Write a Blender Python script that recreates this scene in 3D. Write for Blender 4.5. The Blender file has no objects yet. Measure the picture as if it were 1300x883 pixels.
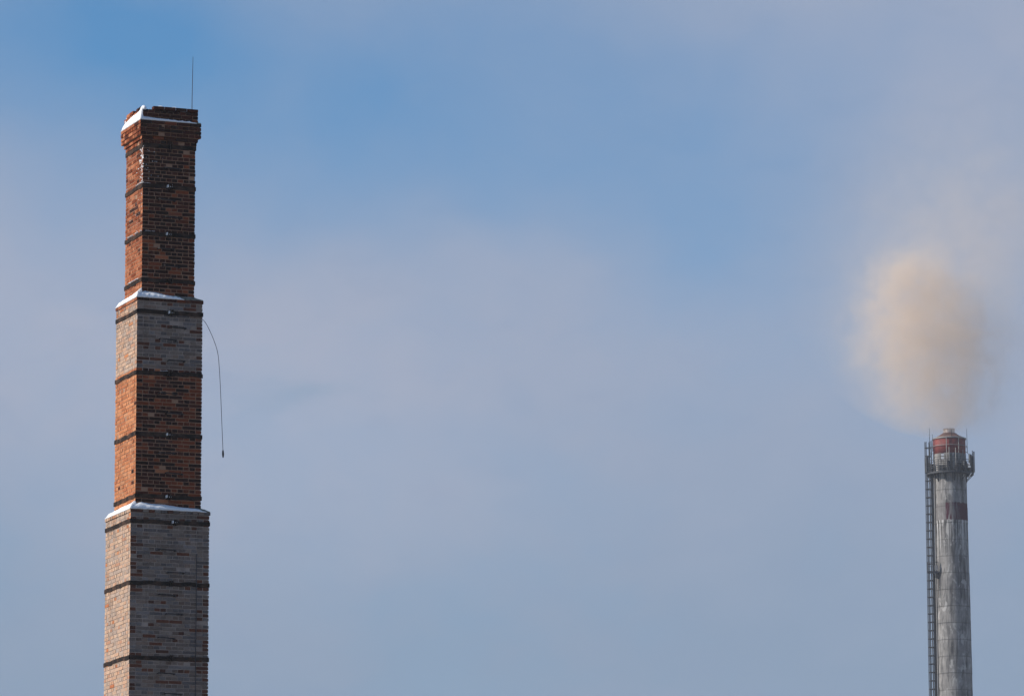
import bpy, bmesh, math, random
from mathutils import Vector, Matrix, noise as mnoise
random.seed(7)
S = bpy.context.scene
R = math.radians

# ------------------------------------------------------------------ camera
cam_d = bpy.data.cameras.new('camera'); cam = bpy.data.objects.new('camera', cam_d)
S.collection.objects.link(cam); S.camera = cam
cam_d.sensor_width = 36.0; cam_d.lens = 180.0
cam_d.clip_start = 0.5; cam_d.clip_end = 20000
CAM = Vector((0, 0, 1.7)); PITCH = R(9.9); ROLL = R(-0.15)
cam.matrix_world = Matrix.Translation(CAM) @ Matrix.Rotation(R(90) + PITCH, 4, 'X') @ Matrix.Rotation(ROLL, 4, 'Z')

# ------------------------------------------------------------------ sun, sky, exposure
SUN_EL = R(30); SUN_B = R(-9)                      # from the left, a little towards the viewer
sdir = Vector((-math.cos(SUN_B) * math.cos(SUN_EL), math.sin(SUN_B) * math.cos(SUN_EL), math.sin(SUN_EL)))
sl = bpy.data.lights.new('sun', 'SUN'); sl.energy = 4.8; sl.angle = R(0.53); sl.color = (1.0, 0.93, 0.84)
sun = bpy.data.objects.new('sun', sl); S.collection.objects.link(sun)
sun.rotation_euler = (-sdir).to_track_quat('-Z', 'Y').to_euler(); sun.location = (-60, 0, 60)

S.view_settings.view_transform = 'Standard'; S.view_settings.look = 'None'
S.view_settings.exposure = 0.0; S.view_settings.gamma = 1.0; S.view_settings.use_curve_mapping = False


class NT:
    """small helper for wiring node trees"""
    def __init__(s, tree):
        s.t = tree; s.n = tree.nodes; s.l = tree.links
    def node(s, kind, **kw):
        n = s.n.new(kind)
        for k, v in kw.items(): setattr(n, k, v)
        return n
    def put(s, sock, v):
        if isinstance(v, bpy.types.NodeSocket): s.l.new(v, sock)
        elif isinstance(v, (int, float)) and sock.type in ('VECTOR', 'RGBA'):
            sock.default_value = (v, v, v) if sock.type == 'VECTOR' else (v, v, v, 1)
        elif isinstance(v, (tuple, list)) and sock.type == 'RGBA' and len(v) == 3: sock.default_value = (*v, 1)
        else: sock.default_value = v
    def m(s, op, a, b=0.0, c=0.0, clamp=False):
        n = s.node('ShaderNodeMath', operation=op, use_clamp=clamp)
        for i, v in enumerate((a, b, c)): s.put(n.inputs[i], v)
        return n.outputs[0]
    def v(s, op, a, b=(0, 0, 0), scale=1.0):
        n = s.node('ShaderNodeVectorMath', operation=op)
        s.put(n.inputs[0], a); s.put(n.inputs[1], b)
        if op == 'SCALE': s.put(n.inputs['Scale'], scale)
        return n.outputs['Value'] if op in ('LENGTH', 'DISTANCE', 'DOT_PRODUCT') else n.outputs[0]
    def noise(s, vec, scale, detail=4.0, rough=0.55, dist=0.0, color=False):
        n = s.node('ShaderNodeTexNoise')
        s.put(n.inputs['Vector'], vec)
        n.inputs['Scale'].default_value = scale; n.inputs['Detail'].default_value = detail
        n.inputs['Roughness'].default_value = rough; n.inputs['Distortion'].default_value = dist
        return n.outputs['Color' if color else 0]
    def mix(s, f, a, b, mode='MIX'):
        n = s.node('ShaderNodeMix', data_type='RGBA', blend_type=mode)
        s.put(n.inputs[0], f); s.put(n.inputs[6], a); s.put(n.inputs[7], b)
        return n.outputs[2]
    def step(s, x, lo, hi, a=0.0, b=1.0):
        n = s.node('ShaderNodeMapRange', interpolation_type='SMOOTHSTEP')
        for i, v in enumerate((x, lo, hi, a, b)): s.put(n.inputs[i], v)
        return n.outputs[0]
    def obj(s): return s.node('ShaderNodeTexCoord').outputs['Object']
    def xyz(s, v):
        n = s.node('ShaderNodeSeparateXYZ'); s.put(n.inputs[0], v); return n.outputs


W = bpy.data.worlds.new('World'); S.world = W; W.use_nodes = True
k = NT(W.node_tree); k.n.clear()
out = k.node('ShaderNodeOutputWorld'); bg = k.node('ShaderNodeBackground')
k.l.new(bg.outputs[0], out.inputs[0]); bg.inputs[1].default_value = 0.085
sky = k.node('ShaderNodeTexSky', sky_type='NISHITA')
sky.sun_disc = False; sky.sun_elevation = SUN_EL; sky.sun_rotation = math.atan2(sdir.x, sdir.y)
sky.altitude = 200; sky.air_density = 1.0; sky.dust_density = 0.3; sky.ozone_density = 3.0
dv = k.node('ShaderNodeTexCoord').outputs['Generated']


def direction(px, py):       # a bearing in the sky, from a place in the view
    a = (px - 650) / 6500; b = -(py - 441.5) / 6500
    d = Vector((a, math.cos(PITCH) - b * math.sin(PITCH), math.sin(PITCH) + b * math.cos(PITCH)))
    return d.normalized()


warp = k.v('SCALE', k.v('SUBTRACT', k.noise(dv, 14.0, 3.0, color=True), (0.5, 0.5, 0.5)), scale=0.035)
dw = k.v('ADD', dv, warp)
def glows(spots):               # soft patches of the sky, each at its own bearing
    tot = None
    for px, py, sx, sy, amt in spots:
        q = k.v('MULTIPLY', k.v('SUBTRACT', dw, tuple(direction(px, py))), (6500 / sx, 6500 / sx, 6500 / sy))
        g = k.m('MULTIPLY', k.m('EXPONENT', k.m('MULTIPLY', k.v('DOT_PRODUCT', q, q), -1.0)), amt)
        tot = g if tot is None else k.m('ADD', tot, g)
    return tot


# thin places in the cloud veil where the blue shows through
clear = glows(((110, 40, 250, 160, 0.76), (370, 180, 280, 110, 0.34), (530, 150, 200, 130, 0.26), (960, 145, 190, 105, 0.32), (930, 315, 140, 120, 0.38),
               (700, 60, 280, 130, 0.26), (620, 250, 320, 90, 0.20), (360, 40, 250, 120, 0.20), (790, 180, 180, 130, 0.12), (-500, 60, 380, 170, 0.6), (1750, 250, 300, 160, 0.5)))
thick = glows(((230, 480, 330, 150, 0.8), (420, 620, 330, 130, 0.6), (30, 330, 200, 110, 0.5), (1180, 40, 220, 110, 0.5), (-500, 420, 420, 170, 0.8), (1700, 500, 400, 160, 0.6)))
n1 = k.noise(k.v('MULTIPLY', dw, (1, 1, 1.6)), 9.0, 5.0, 0.5)
n2 = k.noise(k.v('MULTIPLY', dw, (1, 1, 1.5)), 30.0, 4.0, 0.5)
n3 = k.noise(k.v('MULTIPLY', dw, (1, 1, 2.4)), 60.0, 5.0, 0.55)
el = k.xyz(dv)[2]
cov = k.m('ADD', k.m('SUBTRACT', 0.96, clear), k.m('MULTIPLY', k.m('SUBTRACT', n2, 0.5), 0.42))
cov = k.m('ADD', cov, k.m('MULTIPLY', k.m('SUBTRACT', n1, 0.5), 0.30), clamp=True)
cov = k.m('MULTIPLY', cov, k.step(el, 0.55, 0.24, 0.12, 0.96))                  # the veil lies low; overhead it thins out
cloud = k.mix(k.step(el, 0.105, 0.185), (2.8, 3.75, 5.25), (3.85, 4.52, 6.05))    # greyer and bluer low down
cloud = k.mix(k.m('ADD', k.m('MULTIPLY', thick, 0.7), k.m('MULTIPLY', k.m('SUBTRACT', n2, 0.5), 0.5), clamp=True), cloud, (4.8, 5.12, 6.35))
cloud = k.mix(k.m('MULTIPLY', k.step(n3, 0.50, 0.72), 0.16), cloud, (2.9, 3.7, 5.4))
wisp = k.m('MULTIPLY', glows(((415, 524, 50, 11, 0.8), (350, 535, 60, 40, 0.6), (330, 590, 40, 22, 0.4))), k.step(n3, 0.36, 0.60))
cloud = k.mix(k.m('MULTIPLY', wisp, 0.65), cloud, (3.2, 4.2, 5.7))
blue = k.mix(1.0, sky.outputs[0], (0.60, 1.10, 1.38), 'MULTIPLY')
col = k.mix(cov, blue, cloud)
k.l.new(col, bg.inputs[0])

S.cycles.use_denoising = True
S.cycles.volume_bounces = 4
S.cycles.volume_step_rate = 1.0
S.cycles.volume_max_steps = 256
S.cycles.max_bounces = 8

# ------------------------------------------------------------------ helpers
COL = S.collection


def tag(o, label=None, cat=None, group=None, kind=None):
    if label: o['label'] = label
    if cat: o['category'] = cat
    if group: o['group'] = group
    if kind: o['kind'] = kind
    return o


def empty(name, loc=(0, 0, 0), rot=(0, 0, 0)):
    o = bpy.data.objects.new(name, None); COL.objects.link(o)
    o.location = loc; o.rotation_euler = rot; o.empty_display_size = 0.5
    return o


def link(name, me, parent=None, loc=None, rot=None):
    o = bpy.data.objects.new(name, me); COL.objects.link(o)
    if parent: o.parent = parent
    if loc: o.location = loc
    if rot: o.rotation_euler = rot
    return o


class MB:
    """collects vertices and faces of ONE mesh"""
    def __init__(s): s.v = []; s.f = []; s.c = []
    def add(s, vs, fs, col=None):
        b = len(s.v); s.v += [tuple(x) for x in vs]
        s.f += [tuple(b + i for i in f) for f in fs]; s.c += [col] * len(fs)
    BOXF = ((0, 3, 2, 1), (4, 5, 6, 7), (0, 1, 5, 4), (1, 2, 6, 5), (2, 3, 7, 6), (3, 0, 4, 7))
    def box(s, x0, x1, y0, y1, z0, z1, M=None, col=None, jit=0.0, ends=None):
        vs = [Vector(p) for p in ((x0, y0, z0), (x1, y0, z0), (x1, y1, z0), (x0, y1, z0), (x0, y0, z1), (x1, y0, z1), (x1, y1, z1), (x0, y1, z1))]
        if jit: vs = [v + Vector((random.uniform(-jit, jit), random.uniform(-jit, jit), random.uniform(-jit, jit))) for v in vs]
        if M is not None: vs = [M @ v for v in vs]
        b = len(s.c); s.add(vs, s.BOXF, col)
        for fi_, c_ in (ends or {}).items(): s.c[b + fi_] = c_
    def tube(s, pts, r, n=8, closed=False):
        pts = [Vector(p) for p in pts]; N = len(pts); rings = []
        for i, p in enumerate(pts):
            a = pts[(i - 1) % N] if (closed or i > 0) else p
            b = pts[(i + 1) % N] if (closed or i < N - 1) else p
            t = (b - a).normalized()
            up = Vector((0, 0, 1)) if abs(t.z) < 0.95 else Vector((1, 0, 0))
            e1 = t.cross(up).normalized(); e2 = t.cross(e1).normalized()
            rr = r[i] if isinstance(r, (list, tuple)) else r
            rings.append([p + e1 * (rr * math.cos(2 * math.pi * j / n)) + e2 * (rr * math.sin(2 * math.pi * j / n)) for j in range(n)])
        b = len(s.v); fs = []
        for i in range(N if closed else N - 1):
            i2 = (i + 1) % N
            for j in range(n):
                j2 = (j + 1) % n
                fs.append((i * n + j, i * n + j2, i2 * n + j2, i2 * n + j))
        if not closed:
            fs.append(tuple(range(n))[::-1]); fs.append(tuple((N - 1) * n + j for j in range(n)))
        s.add([v for ring in rings for v in ring], fs)
    def lathe(s, prof, n=64, a0=0.0, a1=2 * math.pi, closed_prof=False):
        full = abs(a1 - a0 - 2 * math.pi) < 1e-6
        m = n if full else n + 1; P = len(prof); vs = []
        for i in range(m):
            a = a0 + (a1 - a0) * i / n
            vs += [(r * math.cos(a), r * math.sin(a), z) for r, z in prof]
        fs = []
        for i in range(n):
            i2 = (i + 1) % m
            for j in range(P if closed_prof else P - 1):
                j2 = (j + 1) % P
                fs.append((i * P + j, i2 * P + j, i2 * P + j2, i * P + j2))
        if closed_prof and not full:
            fs.append(tuple(range(P))); fs.append(tuple((m - 1) * P + j for j in range(P))[::-1])
        s.add(vs, fs)
    def mesh(s, name, mat, smooth=False):
        me = bpy.data.meshes.new(name); me.from_pydata(s.v, [], s.f); me.update()
        me.materials.append(mat)
        if any(c is not None for c in s.c):
            at = me.color_attributes.new('tint', 'FLOAT_COLOR', 'CORNER')
            data = []
            for p, c in zip(me.polygons, s.c): data += list((*(c or (1, 1, 1)), 1.0)) * p.loop_total
            at.data.foreach_set('color', data)
        bm = bmesh.new(); bm.from_mesh(me); bmesh.ops.recalc_face_normals(bm, faces=bm.faces); bm.to_mesh(me); bm.free()
        if smooth: me.polygons.foreach_set('use_smooth', [True] * len(me.polygons))
        return me
    def build(s, name, mat, parent=None, smooth=False): return link(name, s.mesh(name, mat, smooth), parent)


def material(name, base=None, rough=0.8, metal=0.0):
    m = bpy.data.materials.new(name); m.use_nodes = True
    t = NT(m.node_tree); b = t.n['Principled BSDF']
    b.inputs['Roughness'].default_value = rough; b.inputs['Specular IOR Level'].default_value = 0.12 if rough > 0.7 else 0.4; b.inputs['Metallic'].default_value = metal
    if base: b.inputs['Base Color'].default_value = (*base, 1)
    return m, t, b


def bump(t, b, h, strength, dist):
    n = t.node('ShaderNodeBump'); n.inputs['Strength'].default_value = strength; n.inputs['Distance'].default_value = dist
    t.l.new(h, n.inputs['Height']); t.l.new(n.outputs[0], b.inputs['Normal'])


# ------------------------------------------------------------------ materials
M_BRICK, t, b = material('fired_brick', rough=0.92)
at = t.node('ShaderNodeAttribute', attribute_name='tint')
pos = t.node('ShaderNodeNewGeometry').outputs['Position']
g = t.noise(pos, 24, 4, 0.65); gl = t.noise(pos, 2.2, 3, 0.5)
c = t.mix(1.0, at.outputs['Color'], t.mix(g, (0.55, 0.5, 0.48), (1.35, 1.3, 1.28)), 'MULTIPLY')
c = t.mix(t.m('MULTIPLY', t.step(gl, 0.5, 0.75), 0.22), c, (0.035, 0.026, 0.024))      # soot blotches
Zb = t.xyz(pos)[2]; run = t.noise(t.v('MULTIPLY', pos, (7, 7, 0.5)), 1.3, 4, 0.6)
for ze_, ln in ((16.0, 1.3), (20.277, 1.1), (23.55, 1.6), (14.5, 0.7), (18.72, 0.6), (17.5, 0.6), (21.55, 0.6)):   # run-off below ledges and bands
    c = t.mix(t.m('MULTIPLY', t.m('MULTIPLY', t.step(Zb, ze_ - ln, ze_ - 0.1), t.step(Zb, ze_, ze_ - 0.02)), t.m('MULTIPLY', t.step(run, 0.50, 0.68), 0.6)), c, (0.05, 0.038, 0.032))
t.l.new(c, b.inputs['Base Color']); bump(t, b, t.noise(pos, 60, 4, 0.7), 0.5, 0.01)

M_MORTAR, t, b = material('lime_mortar', rough=0.95)
pos = t.node('ShaderNodeNewGeometry').outputs['Position']
c = t.mix(t.step(t.noise(pos, 5, 4, 0.6), 0.35, 0.7), (0.42, 0.34, 0.29), (0.27, 0.215, 0.185))
zz = t.xyz(pos)[2]
red_dust = t.m('ADD', t.step(zz, 20.20, 20.24), t.m('MULTIPLY', t.step(zz, 16.0, 16.04), t.step(zz, 18.80, 18.74)), clamp=True)
c = t.mix(t.m('MULTIPLY', red_dust, 0.8), c, t.mix(t.noise(pos, 7, 4, 0.6), (0.46, 0.25, 0.145), (0.25, 0.12, 0.065)))        # lime stained by brick dust
t.l.new(c, b.inputs['Base Color']); bump(t, b, t.noise(pos, 45, 4, 0.7), 0.6, 0.012)

M_CEMENT, t, b = material('cement_weathering', rough=0.95)
pos = t.node('ShaderNodeNewGeometry').outputs['Position']
c = t.mix(t.step(t.noise(pos, 9, 5, 0.6), 0.35, 0.65), (0.30, 0.28, 0.23), (0.11, 0.115, 0.085))
t.l.new(c, b.inputs['Base Color']); bump(t, b, t.noise(pos, 30, 4, 0.7), 0.7, 0.02)

M_BAND, t, b = material('rusty_strip_steel', rough=0.75)
pos = t.node('ShaderNodeNewGeometry').outputs['Position']
c = t.mix(t.step(t.noise(pos, 6, 5, 0.6), 0.4, 0.68), (0.017, 0.013, 0.011), (0.075, 0.042, 0.028))
t.l.new(c, b.inputs['Base Color']); bump(t, b, t.noise(pos, 50, 3, 0.6), 0.3, 0.005)

M_IRON, t, b = material('dark_iron', (0.03, 0.026, 0.026), 0.6, 0.3)
M_BOLT, t, b = material('zinc_bolt', (0.75, 0.74, 0.72), 0.35, 0.6)
M_WIRE, t, b = material('weathered_wire', (0.06, 0.055, 0.06), 0.6, 0.4)

M_SNOW, t, b = material('snow', rough=0.7)
pos = t.node('ShaderNodeNewGeometry').outputs['Position']
t.l.new(t.mix(t.noise(pos, 7, 3), (0.80, 0.82, 0.85), (0.90, 0.91, 0.92)), b.inputs['Base Color'])
b.inputs['Subsurface Weight'].default_value = 0.0
bump(t, b, t.noise(pos, 22, 4, 0.6), 0.4, 0.02)

# concrete of the tall stack: streaks, runs, worn red bands
Z_RED0, Z_RED1 = 70.40, 72.08
M_CONC, t, b = material('streaked_concrete', rough=0.9)
p = t.obj(); X = t.xyz(p)
ps = t.v('MULTIPLY', p, (1.6, 1.6, 0.16))
st = t.noise(ps, 1.6, 5, 0.6); st2 = t.noise(t.v('MULTIPLY', p, (3.2, 3.2, 0.22)), 1.5, 4, 0.6)
bl = t.noise(p, 0.8, 5, 0.6); bl2 = t.noise(t.v('MULTIPLY', p, (1.4, 1.4, 0.5)), 1.3, 6, 0.65, 0.6)
c = t.mix(t.step(bl, 0.3, 0.7), (0.18, 0.173, 0.168), (0.29, 0.278, 0.265))
c = t.mix(t.m('MULTIPLY', t.step(st, 0.46, 0.66), 0.9), c, (0.05, 0.05, 0.052))
c = t.mix(t.m('MULTIPLY', t.step(st2, 0.57, 0.68), 0.65), c, (0.42, 0.405, 0.385))
c = t.mix(t.m('MULTIPLY', t.step(bl2, 0.54, 0.63), 0.75), c, (0.44, 0.43, 0.415)); c = t.mix(t.m('MULTIPLY', t.step(bl2, 0.44, 0.34), 0.6), c, (0.075, 0.075, 0.075))
lift = t.m('FRACT', t.m('DIVIDE', t.m('SUBTRACT', X[2], 0.46), 1.62))                   # dirty line at each pour
c = t.mix(t.m('MULTIPLY', t.m('ADD', t.step(lift, 0.05, 0.0), t.step(lift, 0.94, 1.0)), 0.4), c, (0.06, 0.058, 0.055))
zedge = t.m('ADD', X[2], t.m('MULTIPLY', t.m('SUBTRACT', st2, 0.5), 0.35))
inred = t.m('MULTIPLY', t.step(zedge, Z_RED0 - 0.04, Z_RED0 + 0.04), t.step(zedge, Z_RED1 + 0.04, Z_RED1 - 0.04))
wear = t.step(t.m('ADD', st, t.m('MULTIPLY', X[0], 0.12)), 0.39, 0.55)
c = t.mix(t.m('MULTIPLY', inred, 0.55), c, (0.15, 0.14, 0.14))
c = t.mix(t.m('MULTIPLY', inred, wear), c, (0.065, 0.011, 0.024))
below = t.m('MULTIPLY', t.step(X[2], Z_RED0 - 3.6, Z_RED0 - 0.6), t.step(X[2], Z_RED0 + 0.05, Z_RED0 - 0.05))
run = t.noise(t.v('MULTIPLY', t.v('ADD', p, (5.3, 2.1, 0)), (3.4, 3.4, 0.10)), 1.9, 3, 0.5)
c = t.mix(t.m('MULTIPLY', below, t.m('MULTIPLY', t.step(run, 0.58, 0.63), 0.95)), c, (0.55, 0.54, 0.53))
c = t.mix(t.m('MULTIPLY', below, t.m('MULTIPLY', t.step(run, 0.47, 0.41), 0.85)), c, (0.045, 0.045, 0.043))
t.l.new(c, b.inputs['Base Color']); bump(t, b, bl, 0.3, 0.05)

M_RED, t, b = material('faded_red_paint', rough=0.7)
p = t.obj(); n = t.noise(t.v('MULTIPLY', p, (2, 2, 0.35)), 1.7, 5, 0.6)
c = t.mix(t.step(n, 0.35, 0.7), (0.21, 0.038, 0.030), (0.14, 0.026, 0.026)); c = t.mix(t.m('MULTIPLY', t.step(n, 0.62, 0.72), 0.4), c, (0.20, 0.12, 0.105))
t.l.new(c, b.inputs['Base Color'])
M_PALE, t, b = material('pale_galvanised', (0.30, 0.285, 0.27), 0.55, 0.2)
M_STEEL, t, b = material('painted_steel', (0.04, 0.043, 0.05), 0.6, 0.1)
M_PLAST, t, b = material('antenna_plastic', (0.30, 0.31, 0.31), 0.5)
M_WHITE, t, b = material('white_enamel', (0.85, 0.84, 0.82), 0.4)
M_FLUE, t, b = material('scorched_flue_steel', rough=0.45, metal=0.4)
c = t.mix(t.step(t.noise(t.obj(), 2.2, 4, 0.6), 0.4, 0.65), (0.72, 0.62, 0.55), (0.28, 0.22, 0.2)); t.l.new(c, b.inputs['Base Color'])
M_ROOF, t, b = material('sooty_sheet', rough=0.7, metal=0.2)
c = t.mix(t.step(t.noise(t.obj(), 1.5, 4, 0.6), 0.35, 0.7), (0.24, 0.13, 0.11), (0.13, 0.085, 0.08)); t.l.new(c, b.inputs['Base Color'])

# ------------------------------------------------------------------ the ground
mg, t, b = material('trodden_snow_ground', rough=0.85)
pos = t.node('ShaderNodeNewGeometry').outputs['Position']
f = t.step(t.noise(pos, 0.02, 6, 0.6), 0.34, 0.52)
c = t.mix(f, (0.55, 0.57, 0.60), (0.08, 0.075, 0.065)); c = t.mix(t.m('MULTIPLY', t.noise(pos, 0.6, 5, 0.6), 0.4), c, (0.30, 0.28, 0.26))
t.l.new(c, b.inputs['Base Color']); bump(t, b, t.noise(pos, 1.5, 5), 0.4, 0.15)
m = MB(); n = 96; RG = 1800.0
m.v = [(0, 300, 0)]; rads = (60, 200, 500, 1000, RG)
for r in rads:
    for i in range(n): m.v.append((r * math.cos(2 * math.pi * i / n), 300 + r * math.sin(2 * math.pi * i / n), 0))
for i in range(n): m.f.append((0, 1 + i, 1 + (i + 1) % n)); m.c.append(None)
for q in range(len(rads) - 1):
    for i in range(n):
        a = 1 + q * n; d = 1 + (q + 1) * n; j = (i + 1) % n
        m.f.append((a + i, d + i, d + j, a + j)); m.c.append(None)
tag(m.build('ground', mg), 'snowy ground with bare dark patches', kind='structure')

# ------------------------------------------------------------------ brick chimney
YAW = R(22.0)
AX, AY = -7.088, 101.252
chim = empty('brick_chimney', (AX, AY, 0), (0, 0, YAW))
tag(chim, 'square stepped chimney of red and grey brick with iron bands and snowy ledges', 'chimney')
W1, W2, W3 = 1.105, 1.37, 1.635
Z3B, Z32, Z21, ZCORB, ZCORN, ZCTOP, ZTOP = 11.65, 16.00, 20.277, 23.447, 23.597, 23.912, 24.175
CO = 0.075; REC = 0.005

core = MB()
for w, z0, z1 in ((W3 + 0.5, 0.0, 6.0), (W3 + 0.25, 6.0, Z3B - 0.6), (W3 - 2 * REC, Z3B - 0.6, Z32 - 0.004), (W2 - 2 * REC, Z32 - 0.004, Z21 - 0.004), (W1 - 2 * REC, Z21 - 0.004, ZCORB),
                  (1.11, ZCORB, ZCORN), (1.24, ZCORN, ZCTOP - 0.004)):
    core.box(-w / 2, w / 2 - 0.014, -w / 2, w / 2 - 0.014, z0, z1)      # joints are washed out deeper on the weather sides
core.build('mortar_core', M_MORTAR, chim)

RED = [(0.53, 0.225, 0.105), (0.48, 0.195, 0.088), (0.56, 0.25, 0.12), (0.45, 0.175, 0.08), (0.54, 0.265, 0.14), (0.43, 0.16, 0.075)]
RUST = [(0.36, 0.125, 0.058), (0.31, 0.105, 0.05), (0.40, 0.15, 0.072), (0.27, 0.09, 0.045), (0.43, 0.175, 0.09)]
SOFT = [(0.50, 0.30, 0.20), (0.47, 0.27, 0.18), (0.50, 0.33, 0.24)]
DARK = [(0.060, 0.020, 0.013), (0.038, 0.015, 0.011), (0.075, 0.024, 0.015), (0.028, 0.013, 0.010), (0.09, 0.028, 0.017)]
BROWN = [(0.19, 0.050, 0.020), (0.22, 0.060, 0.023), (0.15, 0.040, 0.017), (0.26, 0.075, 0.030)]
UMBER = [(0.12, 0.050, 0.032), (0.15, 0.060, 0.036), (0.10, 0.046, 0.032)]
GREY = [(0.46, 0.37, 0.30), (0.42, 0.345, 0.29), (0.38, 0.34, 0.305), (0.49, 0.40, 0.32), (0.36, 0.325, 0.30), (0.46, 0.34, 0.26)]


def tint(face, z, edge, u=0.0):
    """brick colour as laid or weathered, with shade painted into the front: face 0 front, 1 right, 2 back, 3 left"""
    r = random.random
    front = face == 0
    patch = 0.45 * mnoise.noise(Vector((u * 1.5 + face * 7.3, face * 3.1, z * 0.9))) + 0.25 * mnoise.noise(Vector((u * 4.0, face * 5.7, z * 3.0)))
    if z > 20.2:                                             # top stage: red, sooted by the flue, front darker still with its shade painted in
        soot_shade = 0.05 + 0.34 * max(0, (z - 20.3) / 3.6) + (0.60 if front else 0.0)
        soot_shade += patch * (1.0 if front else 0.5) + (0.22 if front and z > 23.55 else 0.0)
        if front and 23.2 < z < 23.6: soot_shade = 0.95  # shadow under the cornice, painted as a zone of dark bricks
        if r() < soot_shade: return random.choice(DARK if front or r() < 0.10 else BROWN + RUST[3:])
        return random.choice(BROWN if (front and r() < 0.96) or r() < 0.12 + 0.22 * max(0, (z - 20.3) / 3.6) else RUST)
    grey = z > 18.80 or z < 15.99
    if grey:
        if z > 19.98: p_red = 0.5
        elif z > 18.8: p_red = 0.10
        else: p_red = 0.07
        if r() < p_red * (0.6 if front else 1.6): return random.choice(UMBER if front else (RED if r() < 0.2 else SOFT))
        c = random.choice(GREY)
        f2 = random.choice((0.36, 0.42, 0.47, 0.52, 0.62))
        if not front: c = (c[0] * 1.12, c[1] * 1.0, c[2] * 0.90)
        if front: c = (c[0] * f2, c[1] * f2 * 1.02, c[2] * f2 * 1.08)       # darker, cooler grey on the front: shade put into the brick colour
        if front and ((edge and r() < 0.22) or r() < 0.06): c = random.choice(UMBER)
        return c
    if r() < (0.62 + patch if front else 0.01): return random.choice(DARK)  # dark bricks on the front: soot plus painted shade
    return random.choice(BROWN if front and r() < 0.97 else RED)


rest = MB(); singles = []
FACE_M = [Matrix.Rotation(a, 4, 'Z') for a in (0, R(90), R(180), R(-90))]     # front (-y), right (+x), back, left (-x)
DEPTH = 0.12


def course(w, z, kidx, faces=(0, 1, 2, 3), allow_single=False, gap=0.0, hgt=0.060):
    for fi in faces:
        stretch = (kidx % 2 == 0)
        own = ((kidx // 1) % 2 == 0) == (fi in (0, 2))        # who takes the corners in this course
        u0, u1 = (-w / 2, w / 2) if own else (-w / 2 + DEPTH + 0.015, w / 2 - DEPTH - 0.015)
        L = u1 - u0; unit = 0.26 if stretch else 0.13
        n = max(1, round((L + 0.015) / unit))
        step = (L + 0.015) / n
        segs = []; x = u0
        if stretch and (kidx // 2) % 2:                       # cross bond: every other stretcher course shifts half a brick
            segs.append((x, x + step / 2 - 0.015)); x += step / 2
            for i in range(n - 1): segs.append((x, x + step - 0.015)); x += step
            segs.append((x, u1))
        else:
            for i in range(n): segs.append((x, x + step - 0.015)); x += step
        for a, bb in segs:
            if gap and random.random() < gap: continue
            proud = random.uniform(-0.003, 0.005)
            rr = random.random()
            if rr < 0.02: proud = -0.022                     # spalled brick
            edge = min(a + w / 2, w / 2 - bb) < 0.02
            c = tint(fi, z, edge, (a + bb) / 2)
            f_ = random.uniform(0.90, 1.10); c = tuple(min(0.8, x_ * f_) for x_ in c)
            dz = random.uniform(-0.002, 0.002)
            ends = {}
            if a + w / 2 < 0.004: ends[5] = tint((fi + 3) % 4, z, True)
            if w / 2 - bb < 0.004: ends[3] = tint((fi + 1) % 4, z, True)
            if allow_single and fi == 0 and stretch and (bb - a) > 0.2 and not ends and len(singles) < 300:
                singles.append((a, bb, z + dz, w, proud, c)); continue
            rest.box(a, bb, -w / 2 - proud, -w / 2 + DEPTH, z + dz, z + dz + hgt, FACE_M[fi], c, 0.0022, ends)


kk = 0; z = Z3B
while z < Z32 - 0.07:
    course(W3, z, kk, allow_single=z > 12.25); z += CO; kk += 1
z = Z32 - CO + 0.0
course(W3 + 0.03, Z32 - 0.069, kk + 1)                         # projecting capping course
z = Z32 + 0.006; kk = 0
while z < Z21 - 0.12:
    course(W2, z, kk, allow_single=True); z += CO; kk += 1
course(W2 + 0.03, Z21 - 0.069, kk)
z = Z21 + 0.006; kk = 1
while z < ZCORB - 0.05:
    course(W1, z, kk, allow_single=True); z += CO; kk += 1
z = ZCORB
for w in (1.125, 1.175): course(w + 0.01, z + 0.005, kk); z += CO; kk += 1
for i in range(4): course(1.285 - (0.012 if i == 0 else 0), z + 0.006, kk); z += CO + 0.003; kk += 1
z = ZCTOP + 0.01
for i, gp in enumerate((0.0, 0.0, 0.12, 0.45)): course(1.18, z, kk + i, gap=gp); z += CO * (1 if i < 3 else 0)
for i in range(4):                                            # loose bricks left on the broken crown
    fi = random.choice((0, 0, 3, 2)); u = random.uniform(-0.52, 0.4)
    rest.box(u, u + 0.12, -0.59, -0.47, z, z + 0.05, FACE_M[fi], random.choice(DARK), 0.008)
cr = MB()
for fi in range(4):                                           # mortar behind the crown bricks
    cr.box(-0.575, 0.575 - DEPTH, -0.575, -0.575 + 0.10, ZCTOP - 0.003, ZCTOP + 0.20, FACE_M[fi])
cr.build('crown_core', M_MORTAR, chim)
bw = rest.build('brickwork', M_BRICK, chim); bw['kind'] = 'stuff'

pool = {}
for (a, bb, z, w, proud, c) in singles:
    key = (tuple(round(x_ * 16) for x_ in c), round((bb - a) * 200))
    if key not in pool:
        m = MB(); h = (bb - a) / 2
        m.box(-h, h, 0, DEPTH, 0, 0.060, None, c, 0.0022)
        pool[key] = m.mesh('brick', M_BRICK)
    link('brick', pool[key], chim, ((a + bb) / 2, -w / 2 - proud, z))

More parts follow.
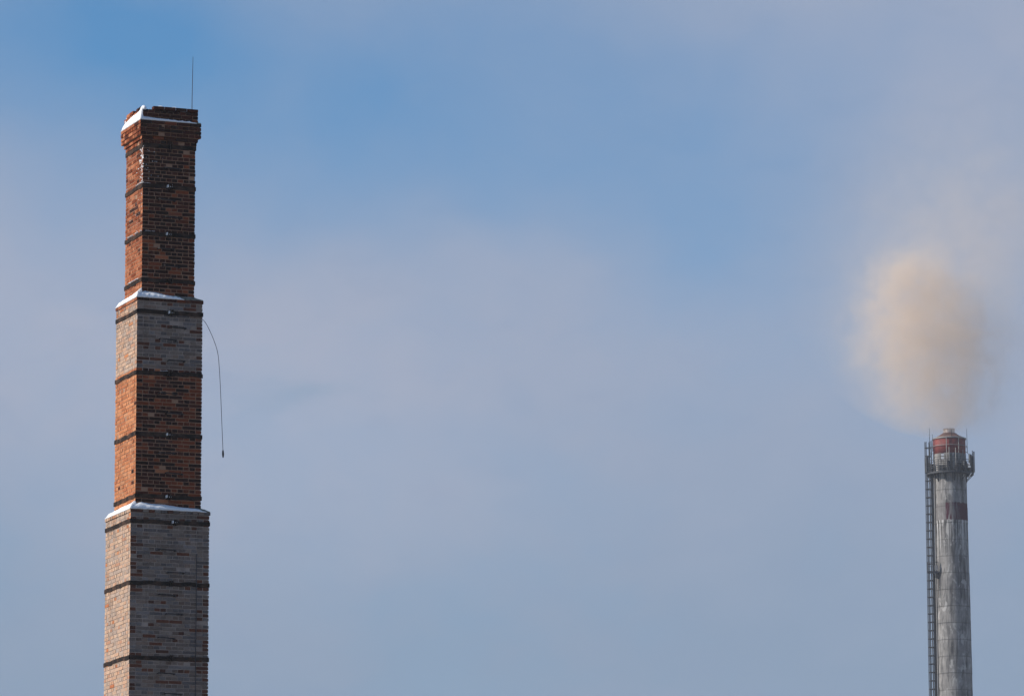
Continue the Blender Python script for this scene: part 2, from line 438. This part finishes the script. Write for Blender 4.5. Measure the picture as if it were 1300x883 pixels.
# cement weatherings on the two set-offs and the cornice
for wo, wi, ze, rise in ((W2 + 0.03, W1, Z21, 0.10), (W3 + 0.03, W2, Z32, 0.09), (1.285, 1.17, ZCTOP, 0.035)):
    m = MB(); o, i = wo / 2 - 0.004, wi / 2 - 0.03
    N = 14; vs = []; fs = []
    ring = []
    for s_ in range(4):
        for q in range(N):
            u = -1 + 2 * q / N
            ring.append(FACE_M[s_] @ Vector((u, -1, 0)))
    for v_ in ring: vs.append((v_.x * o, v_.y * o, ze - 0.012))
    for v_ in ring: vs.append((v_.x * o, v_.y * o, ze + 0.006 + random.uniform(-0.004, 0.008)))
    for v_ in ring: vs.append((v_.x * (o + i) / 2, v_.y * (o + i) / 2, ze + rise * 0.6 + random.uniform(-0.015, 0.015)))
    for v_ in ring: vs.append((v_.x * i, v_.y * i, ze + rise + random.uniform(-0.01, 0.02)))
    T = len(ring)
    for l_ in range(3):
        for q in range(T):
            q2 = (q + 1) % T; fs.append((l_ * T + q, l_ * T + q2, (l_ + 1) * T + q2, (l_ + 1) * T + q))
    m.add(vs, fs); m.build('cement_weathering', M_CEMENT, chim)

# iron bands with their bolted clamps
lug = MB()
lug.box(-0.035, -0.012, -0.07, 0.0, -0.055, 0.055); lug.box(0.012, 0.035, -0.07, 0.0, -0.055, 0.055)
LUG = lug.mesh('band_clamp', M_BAND)
bt = MB(); bt.box(-0.062, -0.046, -0.085, 0.0, -0.022, 0.030); bt.box(-0.046, 0.046, -0.052, -0.040, -0.010, 0.010)
GLINT_BOLT = bt.mesh('glint_bolt', M_WHITE)  # white bolt plate, its colour standing in for the sun glint
BANDS = [(23.40, W1, 0.02, 0), (22.575, W1, 0.01, 1), (21.60, W1, 0.0, 1), (20.655, W1, 0.04, 0),
         (19.985, W2, 0.02, 1), (18.755, W2, 0.0, 0), (17.52, W2, 0.0, 1), (16.275, W2, 0.0, 1),
         (15.75, W3, 0.09, 1), (14.53, W3, 0.02, 0), (13.05, W3, 0.03, 0)]
for zb, w, uc, bolt in BANDS:
    m = MB(); h = 0.040; o = w / 2 + 0.014; i = w / 2 + 0.006
    NB = 8; vs = []
    ring = [FACE_M[s_] @ Vector((-1 + 2 * q / NB, -1, 0)) for s_ in range(4) for q in range(NB)]
    wob = [random.uniform(-0.011, 0.011) for _ in ring]
    for rad, dz in ((i, -h), (o, -h), (o, h), (i, h)):
        for v_, wb in zip(ring, wob): vs.append((v_.x * rad, v_.y * rad, zb + dz + wb))
    T = len(ring); fs = [(a * T + q, a * T + (q + 1) % T, ((a + 1) % 4) * T + (q + 1) % T, ((a + 1) % 4) * T + q) for a in range(4) for q in range(T)]
    m.add(vs, fs); band = m.build('iron_band', M_BAND, chim)
    cl = link('band_clamp', LUG, band, (uc, -o, zb))
    if bolt: link('glint_bolt', GLINT_BOLT, band, (uc, -o, zb))

# climbing irons on the front face, staggered left and right
rg = MB(); rg.tube([(-0.165, 0.05, 0), (-0.165, -0.10, 0), (-0.15, -0.115, -0.004), (0.15, -0.115, -0.012), (0.165, -0.10, -0.012), (0.165, 0.05, -0.012)], 0.013, 6)
RUNG = rg.mesh('climbing_iron', M_IRON)
for zr, u, w in ((12.35, 0.08, W3), (12.75, -0.07, W3), (13.45, -0.07, W3), (13.93, 0.08, W3), (14.30, -0.07, W3), (14.75, 0.11, W3), (15.20, -0.07, W3),
                 (16.75, 0.10, W2), (17.15, -0.05, W2), (17.95, 0.10, W2), (18.35, -0.05, W2), (19.02, 0.13, W2), (19.44, -0.05, W2), (19.69, 0.15, W2),
                 (20.95, 0.05, W1), (21.30, -0.07, W1), (21.95, 0.06, W1), (22.30, -0.06, W1), (22.95, 0.05, W1)):
    link('climbing_iron', RUNG, chim, (u, -w / 2, zr), (0, R(random.uniform(-2, 3)), 0))

# lightning rod and what is left of the down conductor
m = MB(); m.tube([(0.50, -0.47, 24.05), (0.50, -0.47, 24.45), (0.507, -0.47, 24.95), (0.512, -0.47, 25.32)], [0.009, 0.007, 0.006, 0.004], 6)
m.build('lightning_rod', M_WIRE, chim)
m = MB(); m.tube([(0.55, -W3 / 2 - 0.02, 15.15), (0.552, -W3 / 2 - 0.025, 14.2), (0.548, -W3 / 2 - 0.022, 13.1), (0.55, -W3 / 2 - 0.025, 11.8)], 0.008, 6)
m.build('down_conductor', M_WIRE, chim)

# ------------------------------------------------------------------ snow lying on the ledges
def to_world(v): return Matrix.Translation((AX, AY, 0)) @ Matrix.Rotation(YAW, 4, 'Z') @ Vector(v)


def snow_ledge(wo, wi, ze, left_h, front_h, front_end, rise, label, lip=0.02, left_start=1.0, notch=0.0):
    o, i = wo / 2 + 0.004, wi / 2 - 0.006
    st = []
    NL, NF = 26, 40
    for q in range(NL + 1):                                   # along the left ledge towards the near corner
        u = left_start - (1 + left_start) * q / NL
        h = left_h[0] + (left_h[1] - left_h[0]) * q / NL
        st.append(((-o, u * o), (-i, u * i), h))
    for q in range(1, NF + 1):                                # along the front ledge
        u = -1 + (1 + front_end) * q / NF
        s_ = q / NF
        h = front_h[0] + (front_h[1] - front_h[0]) * s_ ** 1.2
        if notch and q < 4: h -= notch * (1 - q / 4)
        st.append(((u * o, -o), (u * i, -i), h))
    m = MB(); vs = []; K = 6
    ph = random.uniform(0, 6)
    for idx, (po, pi, h) in enumerate(st):
        h *= 1 + 0.05 * math.sin(idx * 0.35 + ph) + random.uniform(-0.025, 0.025)
        li = lip * (1 + 0.6 * math.sin(idx * 1.3 + ph) + random.uniform(-0.35, 0.35))
        end = min(1.0, idx / 2.0, (len(st) - 1 - idx) / 3.0)
        prof = [(0.0, -0.012), (0.0, li * end), (0.22, (rise * 0.2 + li) * 0.6 * end + h * 0.42 * end), (0.55, h * 0.72 * end + 0.004), (0.85, h * 0.93 * end + 0.005), (1.0, h * end + 0.006)]
        for tt, zz in prof:
            vs.append(to_world((po[0] + (pi[0] - po[0]) * tt, po[1] + (pi[1] - po[1]) * tt, ze + zz)))
        vs.append(to_world((pi[0], pi[1], ze - 0.012)))
    P = K + 1; fs = []
    for a in range(len(st) - 1):
        for j in range(P):
            j2 = (j + 1) % P; fs.append((a * P + j, (a + 1) * P + j, (a + 1) * P + j2, a * P + j2))
    fs.append(tuple(range(P))); fs.append(tuple((len(st) - 1) * P + j for j in range(P)))
    m.add(vs, fs)
    o_ = m.build('snow_drift', M_SNOW, smooth=True)
    return tag(o_, label, 'snow', 'snow lying on the brick chimney')


snow_ledge(W3 + 0.03, W2, Z32, (0.13, 0.17), (0.15, 0.06), 0.90, 0.09, 'snow drift on the lowest ledge, above the grey brick base of the square chimney', 0.015, notch=0.05)
snow_ledge(W2 + 0.03, W1, Z21, (0.13, 0.20), (0.16, 0.05), 0.42, 0.10, 'snow drift on the middle ledge, at the foot of the sooty top stage', 0.015, notch=0.05)
snow_ledge(1.285, 1.18, ZCTOP, (0.15, 0.24), (0.06, 0.012), 0.84, 0.03, 'thin snow strip on the brick cornice near the chimney top', 0.018, notch=0.0)

# lumps of snow on the broken crown
def lump(c, rx, ry, rz, label):
    m = MB(); n, r_ = 12, 5; vs = []; fs = []
    ph = random.uniform(0, 6)
    for j in range(r_ + 1):
        a = math.pi / 2 * j / r_
        for i in range(n):
            th = 2 * math.pi * i / n; w = 1 + 0.18 * math.sin(2 * th + ph) + random.uniform(-0.1, 0.1)
            vs.append(to_world((c[0] + rx * math.cos(a) * math.cos(th) * w, c[1] + ry * math.cos(a) * math.sin(th) * w, c[2] + rz * math.sin(a) * (1 + random.uniform(-0.12, 0.12)))))
    for j in range(r_):
        for i in range(n): fs.append((j * n + i, j * n + (i + 1) % n, (j + 1) * n + (i + 1) % n, (j + 1) * n + i))
    fs.append(tuple(range(n))); fs.append(tuple(r_ * n + i for i in range(n)))
    m.add(vs, fs)
    return tag(m.build('snow_lump', M_SNOW, smooth=True), label, 'snow', 'snow lying on the brick chimney')


zt = ZCTOP + 0.01 + 3 * CO
lump((-0.54, -0.50, zt - 0.03), 0.07, 0.12, 0.10, 'snow lump on the near left corner of the broken chimney crown')
lump((-0.18, -0.53, zt + 0.01), 0.13, 0.06, 0.075, 'wide snow lump among the crown bricks, left of the middle')
lump((0.10, -0.53, zt + 0.01), 0.10, 0.06, 0.07, 'small snow lump among the crown bricks, right of the middle')
lump((0.40, -0.53, zt), 0.18, 0.05, 0.055, 'low snow lump on the crown at the foot of the lightning rod')
lump((-0.54, 0.50, zt - 0.08), 0.06, 0.09, 0.10, 'snow lump on the far left end of the broken chimney crown')

# powder clinging to bricks and bands: nobody could count it
m = MB()
def speck(u, z, fi, w, sx, sz, dep=0.012):
    Mx = Matrix.Translation((AX, AY, 0)) @ Matrix.Rotation(YAW, 4, 'Z') @ FACE_M[fi]
    n = 7; c = Vector((u, -w / 2 - dep, z)); ring = []
    for i in range(n):
        a = 2 * math.pi * i / n; q = random.uniform(0.7, 1.2)
        ring.append(Mx @ Vector((u + sx * q * math.cos(a), -w / 2 + 0.006, z + sz * q * math.sin(a))))
    m.add([Mx @ c] + ring, [(0, 1 + i, 1 + (i + 1) % n) for i in range(n)])
for _ in range(70):                                            # near corner of the top stage, left face
    zz = 22.6 + 0.8 * random.random() ** 0.6
    speck(W1 / 2 - abs(random.gauss(0.02, 0.10)), zz, 3, W1, random.uniform(0.012, 0.035), random.uniform(0.008, 0.022))
for _ in range(26): speck(random.uniform(-0.5, 0.5), random.uniform(21.6, 23.3), 3, W1, random.uniform(0.01, 0.03), random.uniform(0.006, 0.015))
for _ in range(16): speck(-W1 / 2 + 0.03 + abs(random.gauss(0, 0.18)), random.uniform(22.7, 23.35), 0, W1, 0.014, 0.010)
for zb, uu in ((22.575, (0.15, 0.55)), (21.60, (-0.35, 0.5)), (20.655, (-0.3, 0.3))):
    for _ in range(26): speck(random.uniform(*uu), zb + 0.055 + random.uniform(0, 0.012), 3, W1, random.uniform(0.03, 0.06), random.uniform(0.010, 0.018), 0.03)
for zb, w, u0, u1 in ((22.575, W1, -0.55, -0.35), (21.60, W1, -0.5, -0.3), (18.755, W2, -0.2, 0.0), (22.575, W1, -0.02, 0.06)):
    for _ in range(9): speck(random.uniform(u0, u1), zb + 0.052, 0, w, random.uniform(0.02, 0.04), random.uniform(0.006, 0.012), 0.025)
tag(m.build('snow_powder', M_SNOW), 'white powder snow clinging to bricks and bands of the top stage', 'snow', kind='stuff')

# the broken wire that hangs off the right edge
m = MB()
hx = W2 / 2
pts = [(hx - 0.01, -hx - 0.02, 19.90), (hx + 0.05, -hx - 0.03, 19.84), (hx + 0.13, -hx - 0.04, 19.70), (hx + 0.23, -hx - 0.05, 19.48), (hx + 0.31, -hx - 0.05, 19.24),
       (hx + 0.345, -hx - 0.05, 18.95), (hx + 0.375, -hx - 0.05, 18.5), (hx + 0.40, -hx - 0.05, 18.0), (hx + 0.425, -hx - 0.05, 17.5), (hx + 0.437, -hx - 0.05, 17.26)]
def smooth_pts(p, n=4):
    p = [Vector(q) for q in p]; o = []
    for i in range(len(p) - 1):
        a, b_, c_, d_ = p[max(i - 1, 0)], p[i], p[i + 1], p[min(i + 2, len(p) - 1)]
        for j in range(n):
            t_ = j / n
            o.append(0.5 * ((2 * b_) + (c_ - a) * t_ + (2 * a - 5 * b_ + 4 * c_ - d_) * t_ ** 2 + (3 * b_ - a - 3 * c_ + d_) * t_ ** 3))
    return o + [p[-1]]
wire = empty('hanging_wire', to_world(pts[0]), (0, 0, YAW))
o0 = Vector(pts[0])
m.tube([q - o0 for q in smooth_pts(pts)], 0.0055, 6); m.build('cable', M_WIRE, wire)
e = Vector(pts[-1]) - o0
m = MB(); m.tube([e + Vector((0, 0, 0.02)), e + Vector((0, 0, -0.01)), e + Vector((0.002, 0, -0.06)), e + Vector((0.003, 0, -0.12)), e + Vector((0.003, 0, -0.14))], [0.008, 0.018, 0.022, 0.016, 0.006], 8)
m.build('end_clamp', M_IRON, wire)
tag(wire, 'thin broken wire dangling off the right edge of the brick chimney', 'wire')

# ------------------------------------------------------------------ concrete stack
FX, FY = 42.52, 492.17
LEAN = R(0.35)
stack = empty('concrete_chimney', (FX + 75 * math.tan(LEAN), FY, 0), (0, -LEAN, 0))
tag(stack, 'tall round concrete chimney with faded red bands, caged ladder and smoking top', 'chimney')


def rad(z): return 1.605 + (75.2 - z) * 0.0046 if z > 45 else 1.605 + 30.2 * 0.0046 + (45 - z) * 0.026


ZD = 76.95
m = MB(); prof = [(rad(z), z) for z in (0, 10, 20, 30, 40, 45, 49.06)]; m.lathe(prof, 72); m.build('lower_shaft', M_CONC, stack, True)
z = 49.06; LH = 1.62
while z < ZD - 0.01:
    z1 = min(z + LH, ZD); m = MB(); dr = random.uniform(-0.012, 0.012)
    m.lathe([(rad(z) - 0.03, z), (rad(z) + dr, z + 0.02), (rad(z) + dr, z + 0.03), (rad(z1) + dr, z1 - 0.03), (rad(z1) + dr, z1 - 0.02), (rad(z1) - 0.03, z1)], 72)
    o_ = m.build('concrete_lift', M_CONC, stack, True)
    z = z1
# red drum, rim, conical cap, flue
m = MB(); m.lathe([(1.50, ZD), (1.575, ZD + 0.01), (1.575, 78.42), (1.45, 78.45)], 64); m.build('drum', M_RED, stack, True)
m = MB(); m.lathe([(1.58, 78.40), (1.66, 78.42), (1.66, 78.52), (1.56, 78.56), (1.50, 78.50)], 64, closed_prof=True); m.build('rim', M_PALE, stack)
m = MB(); m.lathe([(1.56, 78.53), (1.3, 78.66), (0.98, 78.82), (0.68, 79.05), (0.60, 79.07), (0.60, 78.6)], 56); m.build('cap_cone', M_ROOF, stack, True)
m = MB(); m.lathe([(0.55, 78.7), (0.55, 79.42), (0.59, 79.44), (0.59, 79.48), (0.49, 79.48), (0.49, 78.7)], 40, closed_prof=True); m.build('flue_pipe', M_FLUE, stack)

# gallery round the top
ZG = 75.02
m = MB(); m.lathe([(1.62, ZG - 0.05), (2.28, ZG - 0.05), (2.28, ZG + 0.02), (1.62, ZG + 0.02)], 48, closed_prof=True)
gal = m.build('gallery_floor', M_STEEL, stack)
m = MB(); m.lathe([(2.26, ZG - 0.08), (2.31, ZG - 0.08), (2.31, ZG + 0.08), (2.26, ZG + 0.08)], 48, closed_prof=True); m.build('toe_board', M_STEEL, gal)
NP = 16
pm = MB(); pm.tube([(0, 0, 0), (0, 0, 1.22)], 0.035, 6); POST = pm.mesh('rail_post', M_STEEL)
for i in range(NP):
    a = 2 * math.pi * (i + 0.5) / NP; link('rail_post', POST, gal, (2.28 * math.cos(a), 2.28 * math.sin(a), ZG))
for hz in (0.42, 0.62, 0.82, 1.02, 1.22):
    m = MB(); m.tube([(2.28 * math.cos(2 * math.pi * i / 48), 2.28 * math.sin(2 * math.pi * i / 48), ZG + hz) for i in range(48)], 0.032, 6, True)
    m.build('guard_rail', M_STEEL, gal)
br = MB()
br.box(1.60, 2.26, -0.03, 0.03, -0.14, -0.055)
br.tube([(1.62, 0, -0.72), (2.22, 0, -0.12)], 0.035, 6); br.box(1.60, 1.70, -0.05, 0.05, -0.80, -0.12)
BRK = br.mesh('bracket', M_STEEL)
for i in range(12): link('bracket', BRK, gal, (0, 0, ZG), (0, 0, 2 * math.pi * (i + 0.35) / 12))
# hoop and pipes standing in front of the drum
m = MB(); m.tube([(1.70 * math.cos(2 * math.pi * i / 48), 1.70 * math.sin(2 * math.pi * i / 48), 77.72) for i in range(48)], 0.028, 6, True); m.build('drum_hoop', M_PALE, stack)
pm = MB(); pm.tube([(0, 0, 0), (0, 0, 3.3)], 0.038, 6); PIPE = pm.mesh('standpipe', M_PALE)
for dx, zz, sc in ((-0.42, 75.2, 1.0), (0.77, 75.2, 0.99), (-0.18, 75.3, 0.66), (0.46, 75.3, 0.64), (1.2, 75.6, 0.5)):
    o_ = link('standpipe', PIPE, stack, (dx, -math.sqrt(max(0.01, 1.70 ** 2 - dx * dx)), zz)); o_.scale = (1, 1, sc)
# cabinets on the gallery
for ang, wd, hh in ((-118, 0.42, 0.55), (-97, 0.30, 0.95), (-70, 0.40, 0.75), (-48, 0.42, 0.95), (-22, 0.45, 0.7), (-160, 0.35, 0.8)):
    m = MB(); Mx = Matrix.Rotation(R(ang), 4, 'Z')
    m.box(1.80, 2.10, -wd / 2, wd / 2, ZG + 0.10, ZG + 0.1 + hh, Mx); m.box(1.85, 2.05, -wd / 2 + 0.04, wd / 2 - 0.04, ZG + 0.022, ZG + 0.10, Mx)
    m.box(2.10, 2.13, -wd / 2 + 0.05, wd / 2 - 0.05, ZG + 0.16, ZG + 0.04 + hh, Mx); m.build('equipment_cabinet', M_STEEL, stack)
# panel antennas, lamps, rods
def panel(ang, r, z0, z1, w, mt):
    Mx = Matrix.Rotation(R(ang), 4, 'Z')
    m = MB(); m.tube([Mx @ Vector((r - 0.14, 0, z0 - 0.3)), Mx @ Vector((r - 0.14, 0, z1 + 0.1))], 0.04, 6); mast = m.build('antenna_mast', M_STEEL, stack)
    m = MB(); m.box(r - 0.06, r + 0.07, -w / 2, w / 2, z0, z1, Mx); m.box(r - 0.12, r - 0.05, -0.04, 0.04, z0 + 0.2, z0 + 0.3, Mx); m.box(r - 0.12, r - 0.05, -0.04, 0.04, z1 - 0.3, z1 - 0.2, Mx)
    m.build('antenna_panel', mt, mast)
panel(-8, 2.36, 75.2, 77.2, 0.26, M_PLAST)
panel(-40, 2.42, 75.25, 76.75, 0.26, M_STEEL)
panel(12, 2.36, 75.2, 76.9, 0.26, M_STEEL)
panel(172, 2.36, 75.3, 76.7, 0.26, M_PLAST)
panel(196, 2.36, 75.2, 76.7, 0.20, M_STEEL)
for zz in (76.30, 76.60):
    m = MB(); m.box(-1.02, -0.76, -2.42, -2.30, zz - 0.10, zz + 0.10); m.box(-0.92, -0.86, -2.30, -2.22, zz - 0.03, zz + 0.03); m.build('flood_lamp', M_WHITE, stack)
m = MB(); m.box(1.62, 1.86, -1.72, -1.60, 75.45, 75.62); m.box(1.66, 1.80, -1.72, -1.60, 75.68, 75.9); m.build('junction_box', M_WHITE, stack)
m = MB(); m.tube([(1.64, -1.2, 74.45), (1.95, -1.4, 74.95)], 0.05, 6); m.build('cable_stay', M_WHITE, stack)
for x_, y_, z0, z1 in ((-1.93, -0.3, 76.9, 79.55), (1.70, -0.35, 77.0, 79.45), (-1.66, -0.5, 77.2, 78.9), (0.10, -1.62, 78.4, 79.2)):
    m = MB(); m.tube([(x_, y_, z0), (x_, y_, (z0 + z1) / 2), (x_, y_, z1)], [0.035, 0.028, 0.018], 6)
    m.tube([(x_, y_, z0 + 0.15), (x_ * 0.80, y_ * 0.80, z0 + 0.15)], 0.025, 6)
    m.build('whip_rod', M_STEEL, stack)

# caged ladder up the left side
ZL0, ZL1 = 48.0, 78.3
def lx(z): return -(rad(z) + 0.20)
m = MB()
for s_ in (-0.24, 0.24): m.tube([(lx(z), s_ - 0.25, z) for z in (ZL0, 60, 75.0, ZL1)], 0.035, 6)
lad = m.build('ladder_stiles', M_STEEL, stack)
rm = MB(); rm.tube([(0, -0.24, 0), (0, 0.24, 0)], 0.018, 5); RG_ = rm.mesh('ladder_rung', M_STEEL)
z = 53.0
while z < ZL1 - 0.2: link('ladder_rung', RG_, lad, (lx(z), -0.25, z)); z += 0.32
hm = MB(); hm.tube([(0.38 * math.cos(a) * 1.6 if False else -0.62 * math.sin(a), 0.36 * math.cos(a), 0) for a in [math.pi * i / 10 for i in range(11)]], 0.042, 5)
HOOP = hm.mesh('cage_hoop', M_STEEL)
z = 53.3
while z < 78.2: link('cage_hoop', HOOP, lad, (lx(z), -0.25, z)); z += 0.81
for a in (R(18), R(54), R(90), R(126), R(162)):
    m = MB(); m.tube([(lx(z) - 0.61 * math.sin(a), -0.25 + 0.35 * math.cos(a), z) for z in (ZL0, 60, 75.0, ZL1 - 0.1)], 0.036, 5); m.build('cage_strap', M_STEEL, lad)
sm = MB(); sm.tube([(0.22, 0, 0), (0, 0, 0)], 0.03, 5); STAY = sm.mesh('ladder_stay', M_STEEL)
z = 53.6
while z < 75: link('ladder_stay', STAY, lad, (lx(z), -0.49, z)); z += 2.43
m = MB(); m.tube([(-rad(z) - 0.02 + 0.03, -0.62, z) for z in (ZL0, 60, 74.9)], 0.04, 6); m.build('cable_conduit', M_PALE, stack)
for dx_, dy_, r_ in ((-0.02, -0.10, 0.07), (-0.32, -0.05, 0.06), (-0.15, 0.05, 0.07), (-0.50, -0.02, 0.05)):
    m = MB(); m.tube([(lx(z) + 0.14 + dx_, dy_, z) for z in (ZL0, 60, 74.9)], r_, 6); m.build('feeder_cable', M_STEEL, stack)
# rest platform half-way
m = MB(); m.box(-2.50, -1.42, -1.20, -0.62, 65.36, 65.46)
m.box(-2.48, -1.5, -1.19, -1.12, 65.22, 65.36); pf = m.build('rest_platform', M_STEEL, stack)
for q, (x_, y_) in enumerate(((-2.46, -1.18), (-1.46, -1.18), (-1.95, -1.18))):
    m = MB(); m.tube([(x_, y_, 65.40), (x_, y_, 66.35)], 0.035, 6); m.build('rail_post', M_STEEL, pf)
for zz in (65.9, 66.33):
    m = MB(); m.tube([(-2.46, -1.18, zz), (-1.46, -1.18, zz)], 0.03, 6); m.build('guard_rail', M_STEEL, pf)
m = MB(); m.box(-1.80, -1.48, -1.27, -1.22, 65.55, 66.0); m.build('sign_plate', M_PALE, pf)
m = MB(); m.tube([(-1.44, -1.0, 65.3), (-1.44, -1.02, 62.9)], 0.04, 6); m.build('drain_pipe', M_BAND, stack)

# ------------------------------------------------------------------ smoke
ms = bpy.data.materials.new('warm_smoke'); ms.use_nodes = True
t = NT(ms.node_tree); t.n.clear()
vo = t.node('ShaderNodeOutputMaterial'); pv = t.node('ShaderNodeVolumePrincipled'); t.l.new(pv.outputs[0], vo.inputs['Volume'])
pv.inputs['Color'].default_value = (0.975, 0.855, 0.735, 1); pv.inputs['Anisotropy'].default_value = 0.0
p = t.obj()                                                   # metres from the flue mouth
wp = t.v('SCALE', t.v('SUBTRACT', t.noise(p, 0.16, 3, 0.5, color=True), (0.5, 0.5, 0.5)), scale=5.0)
wp2 = t.v('SCALE', t.v('SUBTRACT', t.noise(p, 0.55, 3, 0.55, color=True), (0.5, 0.5, 0.5)), scale=1.8)
grow = t.step(t.xyz(p)[2], 0.0, 4.0, 0.06, 1.0)
q = t.v('ADD', p, t.v('SCALE', t.v('ADD', wp, wp2), scale=grow))
PX = 0.0765
dens = None
for px, py, dy, rr, amt in ((1204, 541, 0, 9, 0.30), (1203, 528, 0, 26, 0.20), (1168, 524, 0.5, 38, 0.065), (1208, 503, 0.5, 44, 0.10), (1145, 490, -0.5, 50, 0.08), (1180, 468, 1.0, 64, 0.085), (1132, 440, -1, 48, 0.11), (1195, 410, 0, 58, 0.12),
                            (1140, 395, -1, 50, 0.14), (1172, 358, -0.5, 42, 0.16), (1134, 358, -0.5, 36, 0.14), (1230, 475, 1, 44, 0.08), (1234, 425, 1, 46, 0.065), (1215, 380, 1, 44, 0.06), (1178, 420, 1, 125, 0.020), (1215, 300, 3, 125, 0.019), (1265, 240, 5, 130, 0.014)):
    c0 = ((px - 1204) * PX, dy, (545 - py) * PX)
    d2 = t.v('SCALE', t.v('SUBTRACT', q, c0), scale=1.0 / (rr * PX))
    g_ = t.m('MULTIPLY', t.m('EXPONENT', t.m('MULTIPLY', t.m('POWER', t.v('LENGTH', d2), 2.5), -1.0)), amt)
    dens = g_ if dens is None else t.m('ADD', dens, g_)
lo = t.step(t.noise(p, 0.38, 5, 0.6, 0.4), 0.33, 0.66, 0.3, 1.3)
t.l.new(t.m('MULTIPLY', dens, lo), pv.inputs['Density'])
m = MB(); vs = []; nu, nv = 32, 20
for j in range(nv + 1):
    th = math.pi * j / nv
    for i in range(nu):
        a = 2 * math.pi * i / nu
        vs.append((0.5 + 17.0 * math.sin(th) * math.cos(a), 2.0 + 13.0 * math.sin(th) * math.sin(a), 18.0 - 18.6 * math.cos(th) - 0.2))
fs = [(j * nu + i, j * nu + (i + 1) % nu, (j + 1) * nu + (i + 1) % nu, (j + 1) * nu + i) for j in range(nv) for i in range(nu)]
m.add(vs, fs)
sm_ = m.build('smoke_plume', ms)
sm_.location = (FX - 0.05, FY, 79.50)
tag(sm_, 'pale beige smoke plume billowing from the top of the round concrete chimney', 'smoke', kind='stuff')

# ------------------------------------------------------------------ haze
mh = bpy.data.materials.new('winter_haze'); mh.use_nodes = True
t = NT(mh.node_tree); t.n.clear()
vo = t.node('ShaderNodeOutputMaterial'); pv = t.node('ShaderNodeVolumePrincipled'); t.l.new(pv.outputs[0], vo.inputs['Volume'])
pv.inputs['Color'].default_value = (0.88, 0.93, 1.0, 1); pv.inputs['Density'].default_value = 0.00016; pv.inputs['Anisotropy'].default_value = 0.0
m = MB(); m.box(-1900, 1900, -1600, 2200, -1.0, 122.0)
tag(m.build('haze', mh), 'thin winter haze filling the air', kind='stuff')
